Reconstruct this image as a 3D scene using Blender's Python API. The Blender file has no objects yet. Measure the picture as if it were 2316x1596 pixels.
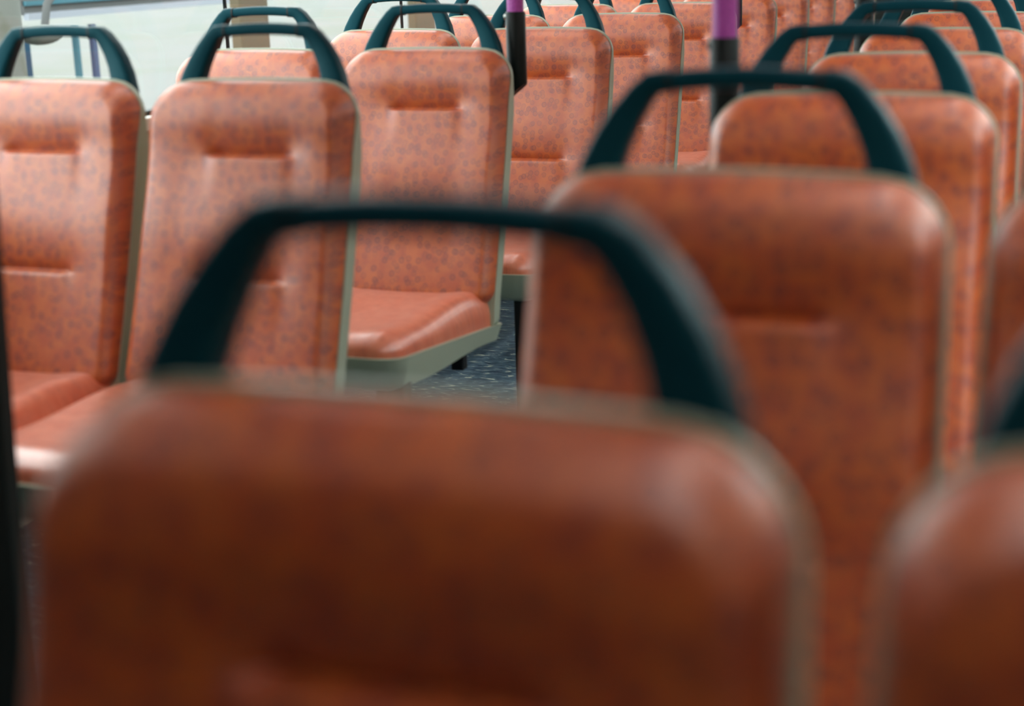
import bpy, bmesh, math, random
from mathutils import Vector, Matrix

C = bpy.context.scene.collection
sc = bpy.context.scene

# ------------------------------------------------------------------ camera
cam_d = bpy.data.cameras.new('camera')
cam = bpy.data.objects.new('camera', cam_d)
C.objects.link(cam)
R_ = Vector((0.938074813, 0.345213308, -0.029041644))
U_ = Vector((-0.062791694, 0.251871647, 0.965721428))
F_ = Vector((-0.340694655, 0.904095374, -0.257950976))
cam.matrix_world = Matrix(((R_.x, U_.x, -F_.x, 0.0), (R_.y, U_.y, -F_.y, 0.0), (R_.z, U_.z, -F_.z, 1.2053), (0, 0, 0, 1)))
cam_d.sensor_fit = 'HORIZONTAL'
cam_d.sensor_width = 36.0
cam_d.lens = 53.49
cam_d.clip_start = 0.02
cam_d.dof.use_dof = True
cam_d.dof.focus_distance = 4.9
cam_d.dof.aperture_fstop = 2.5
cam_d.dof.aperture_blades = 0
sc.camera = cam

# ------------------------------------------------------------------ exposure
vs = sc.view_settings
vs.view_transform = 'Standard'
vs.look = 'None'
vs.gamma = 1.0
vs.exposure = 0.0
vs.use_curve_mapping = False

# ------------------------------------------------------------------ world: bright overcast sky, paler towards the horizon
w = bpy.data.worlds.new('overcast_sky')
sc.world = w
w.use_nodes = True
nt = w.node_tree
bg = nt.nodes['Background']
tc = nt.nodes.new('ShaderNodeTexCoord')
sp = nt.nodes.new('ShaderNodeSeparateXYZ')
rp = nt.nodes.new('ShaderNodeValToRGB')
nt.links.new(tc.outputs['Generated'], sp.inputs[0])
nt.links.new(sp.outputs['Z'], rp.inputs[0])
nt.links.new(rp.outputs[0], bg.inputs['Color'])
rp.color_ramp.elements[0].position = 0.0
rp.color_ramp.elements[0].color = (0.80, 0.92, 0.93, 1)
rp.color_ramp.elements[1].position = 0.6
rp.color_ramp.elements[1].color = (0.95, 1.0, 1.0, 1)
SKY = 6.3
LAMP = 6.5             # strip lamps along the deck ceiling
bg.inputs['Strength'].default_value = SKY

# ------------------------------------------------------------------ materials
def srgb(r, g, b):
    f = lambda c: (c / 255 / 12.92) if c / 255 <= 0.04045 else ((c / 255 + 0.055) / 1.055) ** 2.4
    return (f(r), f(g), f(b), 1.0)

def mat(name, col, rough=0.5, spec=0.5, metal=0.0, noise=None, bump=None, coat=0.0):
    m = bpy.data.materials.new(name)
    m.use_nodes = True
    t = m.node_tree
    p = t.nodes['Principled BSDF']
    p.inputs['Base Color'].default_value = col
    p.inputs['Roughness'].default_value = rough
    p.inputs['Specular IOR Level'].default_value = spec
    p.inputs['Metallic'].default_value = metal
    p.inputs['Coat Weight'].default_value = coat
    tcn = t.nodes.new('ShaderNodeTexCoord')
    if noise:
        scale, col2, lo, hi = noise
        n = t.nodes.new('ShaderNodeTexNoise')
        n.inputs['Scale'].default_value = scale
        n.inputs['Detail'].default_value = 6
        r = t.nodes.new('ShaderNodeValToRGB')
        r.color_ramp.elements[0].position = lo
        r.color_ramp.elements[0].color = col
        r.color_ramp.elements[1].position = hi
        r.color_ramp.elements[1].color = col2
        t.links.new(tcn.outputs['Object'], n.inputs['Vector'])
        t.links.new(n.outputs['Fac'], r.inputs[0])
        t.links.new(r.outputs[0], p.inputs['Base Color'])
    if bump:
        n = t.nodes.new('ShaderNodeTexNoise')
        n.inputs['Scale'].default_value = bump[0]
        n.inputs['Detail'].default_value = 3
        b = t.nodes.new('ShaderNodeBump')
        b.inputs['Strength'].default_value = bump[1]
        b.inputs['Distance'].default_value = 0.001
        t.links.new(tcn.outputs['Object'], n.inputs['Vector'])
        t.links.new(n.outputs['Fac'], b.inputs['Height'])
        t.links.new(b.outputs[0], p.inputs['Normal'])
    return m

def upholstery(name='ring_print_vinyl', worn_lit=False):
    """orange vinyl printed with scattered plum rings and discs; UVs are in metres"""
    m = bpy.data.materials.new(name)
    m.use_nodes = True
    t = m.node_tree
    L = t.links.new
    p = t.nodes['Principled BSDF']
    uv = t.nodes.new('ShaderNodeUVMap')
    uv.uv_map = 'UVMap'
    def math_(op, a, b=None):
        n = t.nodes.new('ShaderNodeMath')
        n.operation = op
        for i, v in enumerate((a, b)):
            if v is None: continue
            if isinstance(v, (int, float)): n.inputs[i].default_value = v
            else: L(v, n.inputs[i])
        return n.outputs[0]
    def ramp(src, stops):
        r = t.nodes.new('ShaderNodeValToRGB')
        e = r.color_ramp.elements
        while len(e) < len(stops): e.new(0.5)
        for el, (pos, v) in zip(e, stops):
            el.position = pos
            el.color = v if isinstance(v, tuple) else (v, v, v, 1)
        L(src, r.inputs[0])
        return r.outputs[0]
    def mixc(fac, a, b):
        n = t.nodes.new('ShaderNodeMix')
        n.data_type = 'RGBA'
        for i, v in ((0, fac), (6, a), (7, b)):
            if isinstance(v, (int, float, tuple)): n.inputs[i].default_value = v
            else: L(v, n.inputs[i])
        return n.outputs[2]
    base = srgb(204, 98, 64) if worn_lit else srgb(174, 69, 13)  # cushion base is paler to paint in its brightness, besides wear
    base2 = srgb(214, 116, 84) if worn_lit else srgb(188, 86, 15)
    plum = srgb(104, 28, 34)
    nz = t.nodes.new('ShaderNodeTexNoise')
    nz.noise_dimensions = '2D'
    nz.inputs['Scale'].default_value = 28
    nz.inputs['Detail'].default_value = 3
    L(uv.outputs[0], nz.inputs['Vector'])
    col = mixc(ramp(nz.outputs['Fac'], [(0.35, 0.0), (0.65, 1.0)]), base, base2)
    # a warp so that the rings are not on a visible lattice
    for scale, rnd, rad, off in ((47, 0.8, 0.33, (0, 0, 0)), (42, 1.0, 0.27, (3.7, 1.3, 0))):
        mp = t.nodes.new('ShaderNodeMapping')
        mp.inputs['Location'].default_value = off
        L(uv.outputs[0], mp.inputs[0])
        vo = t.nodes.new('ShaderNodeTexVoronoi')
        vo.voronoi_dimensions = '2D'
        vo.inputs['Scale'].default_value = scale
        vo.inputs['Randomness'].default_value = rnd
        L(mp.outputs[0], vo.inputs['Vector'])
        ring = ramp(vo.outputs['Distance'], [(0.0, 0.62), (rad * 0.35, 0.35), (rad * 0.62, 0.35), (rad * 0.80, 0.95), (rad * 0.93, 0.75), (rad * 1.10, 0.0)])
        sepc = t.nodes.new('ShaderNodeSeparateColor')
        L(vo.outputs['Color'], sepc.inputs[0])
        amount = ramp(sepc.outputs[0], [(0.18, 0.0), (0.30, 0.45), (1.0, 1.0)])
        fac = math_('MULTIPLY', math_('MULTIPLY', ring, amount), 0.26 if worn_lit else 0.78)
        col = mixc(fac, col, plum)
    L(col, p.inputs['Base Color'])
    p.inputs['Roughness'].default_value = 0.36 if worn_lit else 0.46
    p.inputs['Specular IOR Level'].default_value = 1.0
    p.inputs['Coat Weight'].default_value = 0.8 if worn_lit else 0.25
    p.inputs['Coat Roughness'].default_value = 0.26 if worn_lit else 0.42
    p.inputs['Sheen Weight'].default_value = 0.16
    p.inputs['Sheen Roughness'].default_value = 0.4
    p.inputs['Sheen Tint'].default_value = (1.0, 0.75, 0.7, 1)
    n2 = t.nodes.new('ShaderNodeTexNoise')
    n2.inputs['Scale'].default_value = 900
    n2.inputs['Detail'].default_value = 2
    L(uv.outputs[0], n2.inputs['Vector'])
    b = t.nodes.new('ShaderNodeBump')
    b.inputs['Strength'].default_value = 0.25
    b.inputs['Distance'].default_value = 0.0006
    L(n2.outputs['Fac'], b.inputs['Height'])
    L(b.outputs[0], p.inputs['Normal'])
    return m

M_VINYL = upholstery()
M_WORN_LIT = upholstery('worn_lightened_cushion_vinyl', True)  # worn, faded print; colour also lightened in place of light on the cushions
M_SHELL = mat('sage_grey_plastic', srgb(158, 168, 148), 0.42, 0.5, bump=(400, 0.1))
M_HANDLE = mat('teal_black_plastic', srgb(11, 50, 60), 0.42, 0.22, bump=(600, 0.12))
M_GRIP = mat('teal_grip_plastic', srgb(11, 53, 64), 0.42, 0.22, bump=(600, 0.15))
for m_ in (M_HANDLE, M_GRIP):
    m_.node_tree.nodes['Principled BSDF'].inputs['Specular Tint'].default_value = (0.25, 0.75, 0.85, 1)
M_BLACK = mat('black_metal', srgb(14, 15, 16), 0.5, 0.4)
M_RUBBER = mat('black_sleeve', srgb(4, 12, 11), 0.45, 0.2)
M_PURPLE = mat('purple_pole_paint', srgb(150, 52, 140), 0.45, 0.5, noise=(260, srgb(176, 76, 164), 0.4, 0.6), bump=(500, 0.5))
M_CHROME = mat('brushed_steel', srgb(190, 200, 195), 0.3, 0.5, 1.0)
M_PANEL = mat('dark_partition', srgb(20, 25, 22), 0.6, 0.3)
M_CREAM = mat('cream_wall_laminate', srgb(214, 214, 204), 0.5, 0.4, noise=(6, srgb(204, 205, 196), 0.4, 0.7))
M_TAN = mat('tan_pillar_trim', (0.115, 0.092, 0.058, 1), 0.7, 0.1, noise=(3, (0.12, 0.082, 0.06, 1), 0.35, 0.7))
M_SEAL = mat('window_rubber_seal', srgb(18, 18, 20), 0.6, 0.3)
M_CEIL = mat('white_ceiling_laminate', srgb(240, 241, 238), 0.5, 0.4)

def floor_mat():
    m = mat('blue_grey_vinyl_floor', srgb(58, 78, 92), 0.45, 0.5)
    t = m.node_tree
    L = t.links.new
    p = t.nodes['Principled BSDF']
    tcn = t.nodes.new('ShaderNodeTexCoord')
    mp = t.nodes.new('ShaderNodeMapping')
    mp.inputs['Rotation'].default_value = (0, 0, 0.5)
    mp.inputs['Scale'].default_value = (1, 3.0, 1)
    L(tcn.outputs['Object'], mp.inputs[0])
    n = t.nodes.new('ShaderNodeTexNoise')
    n.inputs['Scale'].default_value = 16
    n.inputs['Detail'].default_value = 8
    n.inputs['Distortion'].default_value = 1.6
    L(mp.outputs[0], n.inputs['Vector'])
    r = t.nodes.new('ShaderNodeValToRGB')
    e = r.color_ramp.elements
    e[0].position = 0.38; e[0].color = srgb(58, 82, 104)
    e[1].position = 0.60; e[1].color = srgb(100, 128, 146)
    x = e.new(0.66); x.color = srgb(205, 212, 196)
    L(n.outputs['Fac'], r.inputs[0])
    L(r.outputs[0], p.inputs['Base Color'])
    return m
M_FLOOR = floor_mat()

def glass_mat():
    m = bpy.data.materials.new('window_glass')
    m.use_nodes = True
    t = m.node_tree
    t.nodes.clear()
    o = t.nodes.new('ShaderNodeOutputMaterial')
    mx = t.nodes.new('ShaderNodeMixShader')
    fr = t.nodes.new('ShaderNodeLayerWeight')
    fr.inputs['Blend'].default_value = 0.5
    pw = t.nodes.new('ShaderNodeMath')
    pw.operation = 'POWER'
    pw.inputs[1].default_value = 5.0
    ma = t.nodes.new('ShaderNodeMath')
    ma.operation = 'MULTIPLY_ADD'
    ma.inputs[1].default_value = 0.5
    ma.inputs[2].default_value = 0.02
    t.links.new(fr.outputs['Facing'], pw.inputs[0])
    t.links.new(pw.outputs[0], ma.inputs[0])
    tr = t.nodes.new('ShaderNodeBsdfTransparent')
    tr.inputs['Color'].default_value = (0.93, 0.96, 0.95, 1)
    gl = t.nodes.new('ShaderNodeBsdfGlossy')
    gl.inputs['Roughness'].default_value = 0.02
    t.links.new(ma.outputs[0], mx.inputs[0])
    t.links.new(tr.outputs[0], mx.inputs[1])
    t.links.new(gl.outputs[0], mx.inputs[2])
    t.links.new(mx.outputs[0], o.inputs[0])
    return m
M_GLASS = glass_mat()

# ------------------------------------------------------------------ helpers
def obj(name, bm, m, parent=None, smooth=True, bevel=0.0, angle=40):
    me = bpy.data.meshes.new(name)
    bmesh.ops.recalc_face_normals(bm, faces=bm.faces[:])
    bm.to_mesh(me)
    bm.free()
    me.materials.append(m)
    if smooth:
        for p in me.polygons: p.use_smooth = True
        me.set_sharp_from_angle(angle=math.radians(angle))
    o = bpy.data.objects.new(name, me)
    C.objects.link(o)
    if parent: o.parent = parent
    if bevel:
        b = o.modifiers.new('bevel', 'BEVEL')
        b.width = bevel; b.segments = 3; b.limit_method = 'ANGLE'
    return o

def add_box(bm, x0, x1, y0, y1, z0, z1):
    v = [bm.verts.new((x, y, z)) for x in (x0, x1) for y in (y0, y1) for z in (z0, z1)]
    for f in ((0, 1, 3, 2), (4, 6, 7, 5), (0, 4, 5, 1), (2, 3, 7, 6), (0, 2, 6, 4), (1, 5, 7, 3)):
        bm.faces.new([v[i] for i in f])

def box(name, b, m, parent=None, bevel=0.0):
    bm = bmesh.new()
    add_box(bm, *b)
    return obj(name, bm, m, parent, smooth=bool(bevel), bevel=bevel)

def add_loft(bm, rings):
    """closed section rings joined in order, ends capped"""
    vr = [[bm.verts.new(c) for c in r] for r in rings]
    n = len(vr[0])
    for a, b in zip(vr, vr[1:]):
        for i in range(n):
            bm.faces.new((a[i], a[(i + 1) % n], b[(i + 1) % n], b[i]))
    bm.faces.new(vr[0][::-1])
    bm.faces.new(vr[-1])

def add_tube(bm, pts, r, n=16):
    pts = [Vector(p) for p in pts]
    rings = []
    for i, p in enumerate(pts):
        d = (pts[min(i + 1, len(pts) - 1)] - pts[max(i - 1, 0)]).normalized()
        a = d.cross(Vector((0, 0, 1)))
        if a.length < 1e-3: a = d.cross(Vector((1, 0, 0)))
        a.normalize()
        b = d.cross(a)
        rr = r[i] if isinstance(r, (list, tuple)) else r
        rings.append([p + a * math.cos(2 * math.pi * k / n) * rr + b * math.sin(2 * math.pi * k / n) * rr for k in range(n)])
    add_loft(bm, rings)

def interp(tab, z):
    if z <= tab[0][0]: return tab[0][1]
    for (a, va), (b, vb) in zip(tab, tab[1:]):
        if z <= b:
            k = (z - a) / (b - a)
            k2 = k
            return va + (vb - va) * k2
    return tab[-1][1]

def sm(a, b, x):
    k = min(max((x - a) / (b - a), 0.0), 1.0)
    return k * k * (3 - 2 * k)

# ------------------------------------------------------------------ the bus seat (origin on the floor under its handle, facing -Y)
_PROF = [(0.36, -0.205), (0.42, -0.190), (0.455, -0.180), (0.50, -0.162), (0.56, -0.140), (0.62, -0.118), (0.68, -0.098), (0.74, -0.078), (0.80, -0.058), (0.86, -0.042), (0.92, -0.028), (1.0, -0.012)]
def back_y(z):
    # smoothed side curve of the reclined back
    return sum(interp(_PROF, z + d) for d in (-0.03, -0.015, 0, 0.015, 0.03)) / 5

def spaced(marks, step):
    """positions from the first to the last mark; marks carry (position, fine step there)"""
    out = []
    (a, s), rest = marks[0], marks[1:]
    x = a
    for b, s2 in rest:
        n = max(1, int(round((b - a) / ((s + s2) / 2))))
        for i in range(n):
            k = i / n
            out.append(a + (b - a) * k)
        a, s = b, s2
    out.append(a)
    return out

def rr_halfwidth(z, z0, z1, hw0, hw1, rb, rt):
    hw = hw0 + (hw1 - hw0) * (z - z0) / (z1 - z0)
    if z > z1 - rt:
        k = z - (z1 - rt)
        return hw - rt + math.sqrt(max(rt * rt - k * k, 0))
    if z < z0 + rb:
        k = (z0 + rb) - z
        return hw - rb + math.sqrt(max(rb * rb - k * k, 0))
    return hw

def edge_dist(x, z, z0, z1, hw0, hw1, rb, rt):
    hw = hw0 + (hw1 - hw0) * (z - z0) / (z1 - z0)
    dx = hw - abs(x)
    dt, db = z1 - z, z - z0
    if dt < rt and dx < rt:
        return rt - math.hypot(rt - dx, rt - dt)
    if db < rb and dx < rb:
        return rb - math.hypot(rb - dx, rb - db)
    return min(dx, dt, db)

US = []
for i in range(61):
    k = -1 + 2 * i / 60
    US.append(math.copysign(1 - (1 - abs(k)) ** 1.45, k) if k else 0.0)

def slab(name, zs, shape, front, back, m, parent, flat=False, close=True):
    """front sheet + back sheet over a rounded outline; front(x, z), back(x, z) -> Vector"""
    bm = bmesh.new()
    uvl = bm.loops.layers.uv.new('UVMap')
    uvd = {}
    F, B = [], []
    for z in zs:
        hw = rr_halfwidth(z, *shape)
        fr, br = [], []
        for u in US:
            x = u * hw
            v = bm.verts.new(front(x, z)); uvd[v] = (x, z); fr.append(v)
            v = bm.verts.new(back(x, z)); uvd[v] = (x, z); br.append(v)
        F.append(fr); B.append(br)
    for G in (F, B):
        for r0, r1 in zip(G, G[1:]):
            for i in range(len(US) - 1):
                bm.faces.new((r0[i], r0[i + 1], r1[i + 1], r1[i]))
    loopF = [r[0] for r in F] + F[-1][1:] + [r[-1] for r in F[-2::-1]] + F[0][-2:0:-1]
    loopB = [r[0] for r in B] + B[-1][1:] + [r[-1] for r in B[-2::-1]] + B[0][-2:0:-1]
    n = len(loopF)
    for i in range(n):
        bm.faces.new((loopF[i], loopF[(i + 1) % n], loopB[(i + 1) % n], loopB[i]))
    for f in bm.faces:
        for l in f.loops:
            l[uvl].uv = uvd[l.vert]
    return obj(name, bm, m, parent, angle=60)

# upholstered backrest
PAD = (0.425, 0.982, 0.214, 0.205, 0.035, 0.064)      # z0 z1 halfwidth-bottom halfwidth-top r-bottom r-top
SLOT1, SLOT2 = 0.853, 0.636
def pad_relief(x, z):
    h = 0.0
    for zs_, amp, hw in ((SLOT1, 0.016, 0.076), (SLOT2, 0.013, 0.076)):
        win = 1 - sm(hw - 0.010, hw + 0.018, abs(x - 0.020))
        soft = (1 - win) * (1 - sm(hw - 0.02, hw + 0.060, abs(x - 0.020)))
        h -= amp * 0.45 * soft * math.exp(-((z - zs_ - 0.012) / (0.040 if z > zs_ + 0.012 else 0.022)) ** 2)
        if z > zs_:
            h -= amp * (0.55 * win * math.exp(-((z - zs_) / 0.009) ** 1.2) + 0.60 * win * math.exp(-((z - zs_) / 0.044) ** 1.4))
        else:
            h -= amp * win * (1 - sm(0.0, 0.005, zs_ - z)) 
            h += 0.0030 * win * sm(0.0, 0.006, zs_ - z) * (1 - sm(0.02, 0.10, zs_ - z))
    # plump headrest, lumbar swell, side bolsters
    h += 0.010 * math.exp(-((z - 0.920) / 0.045) ** 2)
    h += 0.008 * math.exp(-((z - 0.73) / 0.08) ** 2) * (1 - 0.4 * (x / 0.2) ** 2)
    h += 0.003 * sm(0.10, 0.165, abs(x)) * sm(0.45, 0.6, z) * (1 - sm(0.84, 0.93, z))
    return h
def pad_front(x, z):
    d = edge_dist(x, z, *PAD)
    r = 0.029
    k = 1 - min(max(d, 0) / r, 1)
    roll = 0.040 * (1 - math.sqrt(max(1 - k * k, 0)))
    fade = sm(0.0, 0.025, d)
    return Vector((x, back_y(z) - 0.034 - 0.040 + roll - pad_relief(x, z) * fade, z - 0.006 * (x / 0.2) ** 2 * sm(0.9, 0.978, z)))
def pad_back(x, z):
    return Vector((x, back_y(z) - 0.034 + 0.012 * sm(0.84, 0.95, z), z - 0.006 * (x / 0.2) ** 2 * sm(0.9, 0.978, z)))
PAD_Z = spaced([(0.425, .002), (0.46, .012), (SLOT2 - 0.012, .012), (SLOT2 - 0.006, .0015), (SLOT2 + 0.004, .0015), (SLOT2 + 0.05, .010), (SLOT1 - 0.012, .012),
                (SLOT1 - 0.006, .0015), (SLOT1 + 0.004, .0015), (SLOT1 + 0.05, .009), (0.94, .007), (0.967, .003), (0.982, .0015)], 0.01)

# moulded plastic shell behind it
SHL = (0.370, 0.986, 0.217, 0.208, 0.02, 0.067)
def shell_front(x, z):
    return Vector((x, back_y(z) - 0.036 + 0.012 * sm(0.84, 0.95, z), z - 0.006 * (x / 0.2) ** 2 * sm(0.9, 0.978, z)))
def shell_back(x, z):
    d = edge_dist(x, z, *SHL)
    k = 1 - min(max(d, 0) / 0.03, 1)
    roll = 0.018 * (1 - math.sqrt(max(1 - k * k, 0)))
    return Vector((x, back_y(z) + 0.016 - 0.022 * sm(0.84, 0.95, z) - roll * (1 - 0.4 * sm(0.84, 0.95, z)), z - 0.006 * (x / 0.2) ** 2 * sm(0.9, 0.978, z)))
SHL_Z = spaced([(0.370, .004), (0.40, .02), (0.90, .015), (0.96, .006), (0.986, .0015)], 0.01)

# seat cushion: the outline runs along y from the back (-0.195) to the nose (-0.735)
CUS = (-0.735, -0.190, 0.201, 0.209, 0.055, 0.03)
def rim_z(y):
    return 0.372 + (-0.15 - y) / 0.58 * 0.060
def cus_top(x, y):
    d = edge_dist(x, y, *CUS)
    r = 0.040 + 0.022 * sm(-0.60, -0.70, y)
    k = 1 - min(max(d, 0) / r, 1)
    th = 0.070 - 0.028 * sm(-0.30, -0.62, y)
    z = rim_z(y) + th * (math.sqrt(max(1 - k * k, 0)) if k < 1 else 0)
    z -= 0.010 * math.exp(-(x / 0.11) ** 2 - ((y + 0.40) / 0.13) ** 2)
    z += 0.004 * math.exp(-((abs(x) - 0.15) / 0.03) ** 2) * sm(0, 0.03, d)
    return Vector((x, y, z + 0.004))
def cus_bot(x, y):
    return Vector((x, y, rim_z(y) - 0.002))
CUS_Y = spaced([(-0.735, .0012), (-0.725, .003), (-0.66, .008), (-0.60, .016), (-0.23, .014), (-0.20, .004), (-0.190, .002)], 0.01)

# plastic tray under the cushion
TRY = (-0.745, -0.176, 0.209, 0.220, 0.050, 0.02)
def try_top(x, y):
    return Vector((x, y, rim_z(y)))
def try_bot(x, y):
    d = edge_dist(x, y, *TRY)
    k = 1 - min(max(d, 0) / 0.05, 1)
    th = 0.044 + 0.026 * sm(-0.25, -0.60, y)
    inset = 0.014 * (1 - sm(0, 0.05, d))
    s = max(abs(x), 1e-6)
    xx = x * (1 - inset / max(s, 0.05)) if s > 0.05 else x
    yy = y + inset * 1.2 * sm(-0.66, -0.74, y)
    return Vector((xx, yy, rim_z(y) - th * (0.90 + 0.10 * (1 - k * k))))
TRY_Y = spaced([(-0.745, .0015), (-0.72, .006), (-0.60, .03), (-0.22, .03), (-0.19, .006), (-0.176, .003)], 0.01)

def tray(parent):
    return slab('seat_tray', TRY_Y, TRY, try_top, try_bot, M_SHELL, parent)

def section(c, tx, tz, wid, dep, n=20, e=0.5):
    """rounded section at c=(x,y,z); across the path in XZ by wid, along Y by dep"""
    nx, nz = -tz, tx
    r = []
    for k in range(n):
        a = 2 * math.pi * k / n
        ca, sa = math.cos(a), math.sin(a)
        u = math.copysign(abs(ca) ** e, ca) * wid / 2
        v = math.copysign(abs(sa) ** e, sa) * dep / 2
        r.append((c[0] + nx * u, c[1] + v, c[2] + nz * u))
    return r

ARCH = [  # right leg, centre line x, y, z, width, depth (outer edge bows outward)
    (0.1570, -0.028, 0.918, 0.050, 0.030), (0.1565, -0.026, 0.934, 0.050, 0.034), (0.1540, -0.019, 0.955, 0.048, 0.036), (0.1460, -0.012, 0.985, 0.044, 0.036),
    (0.1350, -0.006, 1.012, 0.039, 0.034), (0.1215, -0.002, 1.036, 0.034, 0.032), (0.1060, 0.0, 1.057, 0.029, 0.030),
    (0.0950, 0.0, 1.0665, 0.0265, 0.030), (0.0850, 0.0, 1.0680, 0.0245, 0.030), (0.0765, 0.0, 1.0685, 0.0235, 0.030)]
def handle_leg(bm, s):
    rings = []
    P = ARCH
    for i, (x, y, z, wd, dp) in enumerate(P):
        a, b = P[max(i - 1, 0)], P[min(i + 1, len(P) - 1)]
        tx, tz = b[0] - a[0], b[2] - a[2]
        l = math.hypot(tx, tz)
        rings.append([(s * q[0], q[1], q[2]) for q in section((x, y, z), tx / l, tz / l, wd, dp, 24, 0.45)])
    add_loft(bm, rings)

def make_seat():
    root = bpy.data.objects.new('bus_chair', None)
    C.objects.link(root)
    slab('backrest', PAD_Z, PAD, pad_front, pad_back, M_VINYL, root)
    slab('backrest_shell', SHL_Z, SHL, shell_front, shell_back, M_SHELL, root)
    slab('seat_cushion', CUS_Y, CUS, cus_top, cus_bot, M_WORN_LIT, root)
    tray(root)
    for s in (1, -1):
        bm = bmesh.new()
        handle_leg(bm, s)
        arm = obj('handle_arm', bm, M_HANDLE, root, angle=50)
        bm = bmesh.new()
        add_loft(bm, [section((s * x_, 0.0, 1.0683), 1, 0, 0.0240, 0.0305, 24, 0.5) for x_ in (0.0745, 0.0785)])
        obj('joint_band', bm, M_BLACK, arm)
    bm = bmesh.new()
    rings = []
    for i in range(13):
        x = -0.0765 + 0.153 * i / 12
        zz = 1.0685 + 0.0035 * (1 - (x / 0.0765) ** 2)
        wd = 0.0215 if 0 < i < 12 else 0.0205
        rings.append(section((x, 0.0, zz), 1, 0, wd, 0.0275, 24, 0.5))
    add_loft(bm, rings)
    obj('grip_bar', bm, M_GRIP, root, angle=50)
    # black support: pedestal and rear bracket
    bm = bmesh.new()
    add_box(bm, 0.137, 0.200, -0.695, -0.655, 0.010, 0.370)
    add_box(bm, 0.130, 0.207, -0.715, -0.56, 0.0, 0.012)
    obj('pedestal_leg', bm, M_BLACK, root, bevel=0.004)
    for y in (-0.215,):
        bm = bmesh.new()
        add_box(bm, 0.105, 0.135, y - 0.014, y + 0.014, 0.268, rim_z(y) - 0.035)
        add_box(bm, -0.135, -0.105, y - 0.014, y + 0.014, 0.268, rim_z(y) - 0.035)
        add_box(bm, -0.135, 0.135, y - 0.010, y + 0.010, 0.318, rim_z(y) - 0.036)
        obj('under_bracket', bm, M_BLACK, root, bevel=0.003)
    return root

proto = make_seat()
kids = [(c, list(c.children)) for c in proto.children]
WB = {}
for sg_ in (-1, 1):
    bm = bmesh.new()
    xo_ = 0.255 if sg_ < 0 else 0.267
    add_box(bm, min(sg_ * 0.10, sg_ * xo_), max(sg_ * 0.10, sg_ * xo_), -0.60, -0.24, 0.300, 0.338)
    WB[sg_] = obj('wall_bracket', bm, M_BLACK, None, bevel=0.004)
def dup(wall_side=0):
    r = proto.copy()
    C.objects.link(r)
    if wall_side:
        if WB[wall_side].parent is None: k = WB[wall_side]
        else: k = WB[wall_side].copy(); C.objects.link(k)
        k.parent = r
    for c, gs in kids:
        if wall_side and c.name.startswith('pedestal_leg'): continue
        k = c.copy(); C.objects.link(k); k.parent = r
        for g in gs:
            q = g.copy(); C.objects.link(q); q.parent = k
    return r

XS, YS, XF, YF, DS, P = -1.427, 2.534, -0.316, 0.7222, 0.4516, 0.8026
ORD = ['first', 'second', 'third', 'fourth', 'fifth', 'sixth', 'seventh', 'eighth', 'ninth', 'tenth']
cols = [
    ('S1', XS, YS, 'left aisle column of bus seats', 'left of the aisle, on the aisle side'),
    ('S0', XS - DS, YS, 'left window column of bus seats', 'beside the left windows'),
    ('F1', XF, YF, 'right aisle column of bus seats', 'right of the aisle, on the aisle side'),
    ('F0', XF + DS, YF, 'right window column of bus seats', 'beside the right windows')]
special = {
    ('F1', 0): 'large blurred orange bus seat filling the foreground, nearest of all',
    ('F1', 1): 'blurred orange bus seat directly behind the big foreground seat',
    ('F0', 0): 'dark blurred orange seat at the right edge, beside the big foreground seat',
    ('S0', 0): 'front orange bus seat beside the left windows, its right half in view',
    ('S1', 0): 'front orange seat of the left block, beside the aisle, cushion at lower left',
    ('S1', 1): 'orange bus seat whose whole cushion and sage tray show, black-sleeved pole behind it',
}
first = True
for code, cx, cy, grp, where in cols:
    for k in range(10):
        r = proto if first else dup({'S0': -1, 'F0': 1}.get(code, 0))
        first = False
        r.location = (cx, cy + k * P, 0)
        r['category'] = 'seat'
        r['group'] = grp
        r['label'] = special.get((code, k), 'orange bus seat %s, %s row back' % (where, ORD[k]))

for code, cx, cy, grp, where in cols[2:]:  # unseen rows behind the camera, added to block light from the front
    for k in (-1, -2, -3):
        r = dup({'F0': 1}.get(code, 0))
        r.location = (cx, cy + k * P, 0)
        r['category'] = 'seat'
        r['group'] = grp
        r['label'] = 'unseen orange seat added to block light, %s, %s row behind the viewpoint' % (grp[:-13], ORD[-k - 1])

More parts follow.
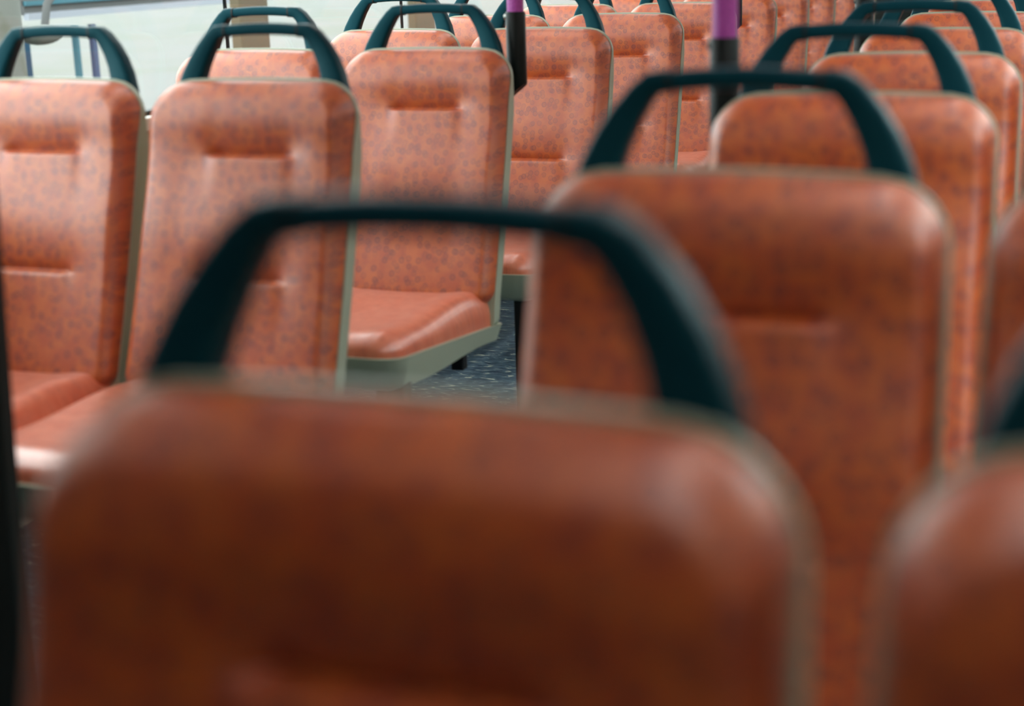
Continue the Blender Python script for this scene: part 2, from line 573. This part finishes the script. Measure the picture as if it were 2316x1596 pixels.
# ------------------------------------------------------------------ purple poles behind the aisle-side corners
def stanchion(x, y, label):
    root = bpy.data.objects.new('grab_pole', None)
    C.objects.link(root)
    root.location = (x, y, 0.86)
    root['label'] = label; root['category'] = 'pole'; root['group'] = 'purple grab poles along the aisle'
    bm = bmesh.new()
    add_tube(bm, [(0, 0, 0.10), (0, 0, 0.50), (0, 0, 1.0)], 0.0195, 28)
    obj('pole', bm, M_PURPLE, root)
    bm = bmesh.new()
    n = 28
    zt = 0.197
    rings = []
    for kind, r in (('b', 0.018), ('b', 0.0235), ('t', 0.0235), ('t', 0.021)):
        ring = []
        for i in range(n):
            a = 2 * math.pi * i / n
            cx_, sy_ = math.cos(a), math.sin(a)
            z = (0.018 + 0.018 * cx_ * (1 if x < -1 else -1)) if kind == 'b' else zt
            if kind == 't' and r < 0.022: z += 0.003
            ring.append((cx_ * r, sy_ * r, z))
        rings.append(ring)
    add_loft(bm, rings)
    s = obj('sleeve', bm, M_RUBBER, root, angle=50)
    bm = bmesh.new()
    sx = -1 if x < -1 else 1
    add_box(bm, min(sx * 0.006, sx * 0.060), max(sx * 0.006, sx * 0.060), -0.059, -0.018, 0.018, 0.050)
    obj('bracket', bm, M_RUBBER, root, bevel=0.004)
    bm = bmesh.new()
    add_tube(bm, [(-0.026 , -0.004, 0.188), (-0.018, -0.004, 0.188)], 0.006, 16)
    obj('bolt', bm, M_CHROME, s)
for k, t_ in ((1, 'purple pole with black sleeve, leftmost, behind the seat with the visible cushion'), (4, 'purple pole left of the aisle, glossy sleeve just right of the thick blurred pole'),
              (7, 'purple pole left of the aisle, farthest back, only its sleeve end in view')):
    stanchion(XS + 0.187, YS + k * P + 0.043, t_)
for k, t_ in ((2, 'thick blurred purple pole with black sleeve right of the aisle'), (4, 'pole right of the aisle, black sleeve seen through the seat handles')):
    stanchion(XF - 0.209, YF + k * P + 0.043, t_)

# ------------------------------------------------------------------ the deck (setting)
def struct(o):
    o['kind'] = 'structure'
    return o
XL, XR, Y0, Y1, ZS, ZW, ZC = -2.135, 0.405, -3.2, 11.2, 0.845, 1.70, 1.86
struct(box('floor', (XL - 0.1, XR + 0.1, Y0 - 0.1, Y1 + 0.1, -0.12, 0.0), M_FLOOR))
struct(box('ceiling', (XL - 0.1, XR + 0.1, Y0 - 0.1, Y1 + 0.1, ZC, ZC + 0.10), M_CEIL))
struct(box('wall_rear', (XL, XR, Y1, Y1 + 0.08, 0, ZC), M_PANEL))

def side_wall(side):
    xi = XL if side == 'left' else XR                 # inner face
    sg = -1 if side == 'left' else 1                  # outwards
    xo = xi + sg * 0.07
    a, b = min(xi, xo), max(xi, xo)
    bm = bmesh.new()
    add_box(bm, a, b, Y0, Y1, 0.0, ZS - 0.012)
    add_box(bm, a, b, Y0, Y1, ZW, ZC)
    add_box(bm, a, b, Y0, {'left': 1.25, 'right': 1.25}[side], ZS - 0.012, ZW)  # unseen blank stretch in place of windows, added to darken the near seats
    struct(obj('wall_' + side, bm, M_CREAM, smooth=False))
    # ledge under the glass
    lx = xi - sg * 0.034
    struct(box('trim_1' if side == 'left' else 'trim_2', (min(lx, xo), max(lx, xo), Y0, Y1, ZS - 0.045, ZS - 0.012), M_CREAM, bevel=0.004))
    struct(box('trim_3' if side == 'left' else 'trim_4', (min(xi, xi + sg * 0.03), max(xi, xi + sg * 0.03), Y0, Y1, ZS - 0.012, ZS - 0.002), M_SEAL))
side_wall('left')
side_wall('right')

# panes, each with its own seal line; tan pillar trims stand by every joint
WY = 3.622
PW = 1.133
YG = {'left': 1.25, 'right': 1.25}                     # glazing starts here; the blank wall ahead is added to darken the near seats
j = [WY + PW * i for i in range(-3, 7)]
n = 0
for side in ('left', 'right'):
    xi = XL if side == 'left' else XR
    sg = -1 if side == 'left' else 1
    edges = [YG[side]] + [y for y in j if y > YG[side] + 0.1] + [Y1]
    for a, b in zip(edges, edges[1:]):
        n += 1
        x0, x1 = xi + sg * 0.012, xi + sg * 0.018
        pane = box('window_%d' % n, (min(x0, x1), max(x0, x1), a + 0.003, b - 0.003, ZS - 0.004, ZW), M_GLASS)
        struct(pane)
        s = box('window_seal', (min(x0, x1) - 0.001, max(x0, x1) + 0.001, b - 0.003, b + 0.003, ZS - 0.004, ZW), M_SEAL, pane)
# ceiling lamps, lit: one strip over each pair of seats
M_LAMP = bpy.data.materials.new('lamp_diffuser')
M_LAMP.use_nodes = True
_p = M_LAMP.node_tree.nodes['Principled BSDF']
_p.inputs['Base Color'].default_value = (0.8, 0.8, 0.8, 1)
_p.inputs['Emission Color'].default_value = (1.0, 0.97, 0.93, 1)
_p.inputs['Emission Strength'].default_value = LAMP
for bx, side in ((-1.66, 'left'), (-0.09, 'right')):
    for i in range(8):
        ly = 0.55 + 1.25 * i
        lr = bpy.data.objects.new('ceiling_lamp', None)
        C.objects.link(lr)
        lr.location = (bx, ly, ZC)
        lr['category'] = 'lamp'
        lr['label'] = 'ceiling strip lamp over the %s seats, %s of its row from the front' % (side, ORD[i])
        lr['group'] = 'ceiling strip lamps over the %s seats' % side
        box('housing', (-0.085, 0.085, -0.57, 0.57, -0.03, 0.0), M_CEIL, lr, bevel=0.004)
        box('diffuser', (-0.070, 0.070, -0.55, 0.55, -0.042, -0.028), M_LAMP, lr, bevel=0.004)

# deck front behind the camera: unseen solid wall, closed to cut frontal glare
struct(box('wall_front', (XL, XR, Y0 - 0.08, Y0, 0, ZC), M_PANEL))

# dark stairwell partition whose aisle edge cuts the left of the view
pr = bpy.data.objects.new('stairwell_partition', None)
C.objects.link(pr)
pr.location = (-1.283, 1.5, 0)
pr['label'] = 'dark stairwell partition panel, its straight edge at the far left of the picture'
pr['category'] = 'partition'
bm = bmesh.new()
vs_ = [(-0.86, 0.0), (0.0, 0.0), (0.073, 1.40), (0.05, 1.44), (-0.86, 1.44)]
add_loft(bm, [[(x, -0.015, z) for x, z in vs_], [(x, 0.015, z) for x, z in vs_]])
obj('panel', bm, M_PANEL, pr, bevel=0.005)
bm = bmesh.new()
add_tube(bm, [(-0.86, 0, 1.445), (0.04, 0, 1.445), (0.067, 0, 1.42)], 0.016, 16)
obj('top_rail', bm, M_BLACK, pr)

# ------------------------------------------------------------------ outside, seen over the left sill
gm = mat('pale_concrete_yard', (0.112, 0.110, 0.106, 1), 0.9, 0.2, noise=(0.25, (0.100, 0.103, 0.088, 1), 0.45, 0.62))
bm = bmesh.new()
add_box(bm, -160, 160, -120, 260, -2.5, -2.35)
g = obj('ground', bm, gm, smooth=False)
struct(g)

M_OWHITE = mat('white_painted_steel', (0.096, 0.096, 0.096, 1), 0.8, 0.1)
M_OBLUE = mat('blue_painted_steel', (0.05, 0.13, 0.165, 1), 0.7, 0.1)
M_ODEEP = mat('deep_blue_paint', (0.018, 0.05, 0.09, 1), 0.7, 0.1)
M_OPALE = mat('pale_lavender_paint', (0.055, 0.075, 0.135, 1), 0.7, 0.1)
M_OGUT = mat('pale_gutter_paint', (0.27, 0.28, 0.32, 1), 0.7, 0.1)
M_OCOL = mat('weathered_pale_column', (0.15, 0.152, 0.14, 1), 0.8, 0.1, noise=(5, (0.085, 0.088, 0.055, 1), 0.55, 0.8))
M_OBROWN = mat('brown_post_paint', (0.05, 0.035, 0.03, 1), 0.7, 0.2)

sh = bpy.data.objects.new('bus_shelter', None)
C.objects.link(sh)
sh.location = (-6.0, 7.8, -2.35)
sh['label'] = 'overexposed bus shelter outside the left window, blue-striped roof edge and thin blue posts'
sh['category'] = 'shelter'
zg = 2.35
def shb(name, x0, x1, y0, y1, z0, z1, m, par=None):
    return box(name, (x0, x1, y0 - 7.8, y1 - 7.8, z0 + zg, z1 + zg), m, par or sh)
rf = shb('roof', -2.2, 0.0, 7.78, 12.5, 0.89, 1.09, M_OWHITE)
shb('roof_stripe', -0.01, 0.02, 7.78, 12.5, 0.945, 0.972, M_OBLUE, rf)
shb('roof_gutter', -0.01, 0.03, 7.78, 12.5, 0.86, 0.90, M_OGUT, rf)
shb('post', -0.06, 0.0, 7.72, 7.80, -2.35, 0.80, M_ODEEP)
shb('post', -0.02, 0.02, 8.245, 8.270, -2.35, 0.80, M_OBLUE)
shb('post', -0.03, 0.0, 8.44, 8.485, -2.35, 0.80, M_OPALE)

cl = bpy.data.objects.new('concrete_column', None)
C.objects.link(cl)
cl.location = (-5.4, 6.60, -2.35)
cl['label'] = 'pale weathered column outside the window, in the top left corner'
cl['category'] = 'column'
bm = bmesh.new()
rings = []
for z in (0, 1.2, 2.4, 4.5):
    rings.append([(math.cos(a * math.pi / 8) * 0.23, math.sin(a * math.pi / 8) * 0.23, z) for a in range(16)])
add_loft(bm, rings)
obj('shaft', bm, M_OCOL, cl)
box('base_block', (-0.3, 0.3, -0.3, 0.3, 0, 0.35), M_OCOL, cl)

for y0_, wy, lb in ((6.88, 0.295, 'tan roof column outside, seen through the pair of handles left of centre'), (9.065, 0.325, 'tan roof column outside, farther back, seen through the handle above the visible cushion')):
    tc_ = bpy.data.objects.new('roof_column', None)
    C.objects.link(tc_)
    tc_.location = (-4.1, y0_ + wy / 2, -2.35)
    tc_['label'] = lb; tc_['category'] = 'column'; tc_['group'] = 'tan columns beside the bus'
    box('shaft', (0.04, 0.10, -wy / 2, wy / 2, 0.25, 5.2), M_TAN, tc_, bevel=0.012)
    box('base_block', (-0.14, 0.18, -0.22, 0.22, 0, 0.25), M_OCOL, tc_)

# unseen brown brick block, added to keep sky light off the right windows
bw = bpy.data.objects.new('unseen_shading_block', None)
C.objects.link(bw)
bw.location = (6.5, 4.0, -2.35)
bw['label'] = 'unseen dark brick block added to shade the right windows, outside the picture'
bw['category'] = 'building'
box('wall', (0, 5, -16, 16, 0, 6.4), mat('brown_brick', (0.10, 0.07, 0.055, 1), 0.9, 0.2), bw)
box('parapet', (-0.1, 5.1, -16.1, 16.1, 6.4, 6.7), M_OCOL, bw)

# mirror of a parked vehicle, a pale oval on a curved arm
mr = bpy.data.objects.new('vehicle_mirror', None)
C.objects.link(mr)
mr.location = (-5.4, 7.13, 0.81)
mr['label'] = 'pale rounded mirror on a curved arm, seen through the leftmost seat handle'
mr['category'] = 'mirror'
bm = bmesh.new()
bmesh.ops.create_uvsphere(bm, u_segments=24, v_segments=12, radius=1.0)
bmesh.ops.scale(bm, vec=(0.07, 0.17, 0.055), verts=bm.verts)
obj('mirror_head', bm, M_OCOL, mr)
bm = bmesh.new()
add_tube(bm, [(0, 0.03, 0.03), (-0.02, 0.10, 0.16), (-0.05, 0.30, 0.28), (-0.2, 0.6, 0.42)], 0.022, 12)
obj('mirror_arm', bm, M_OWHITE, mr)
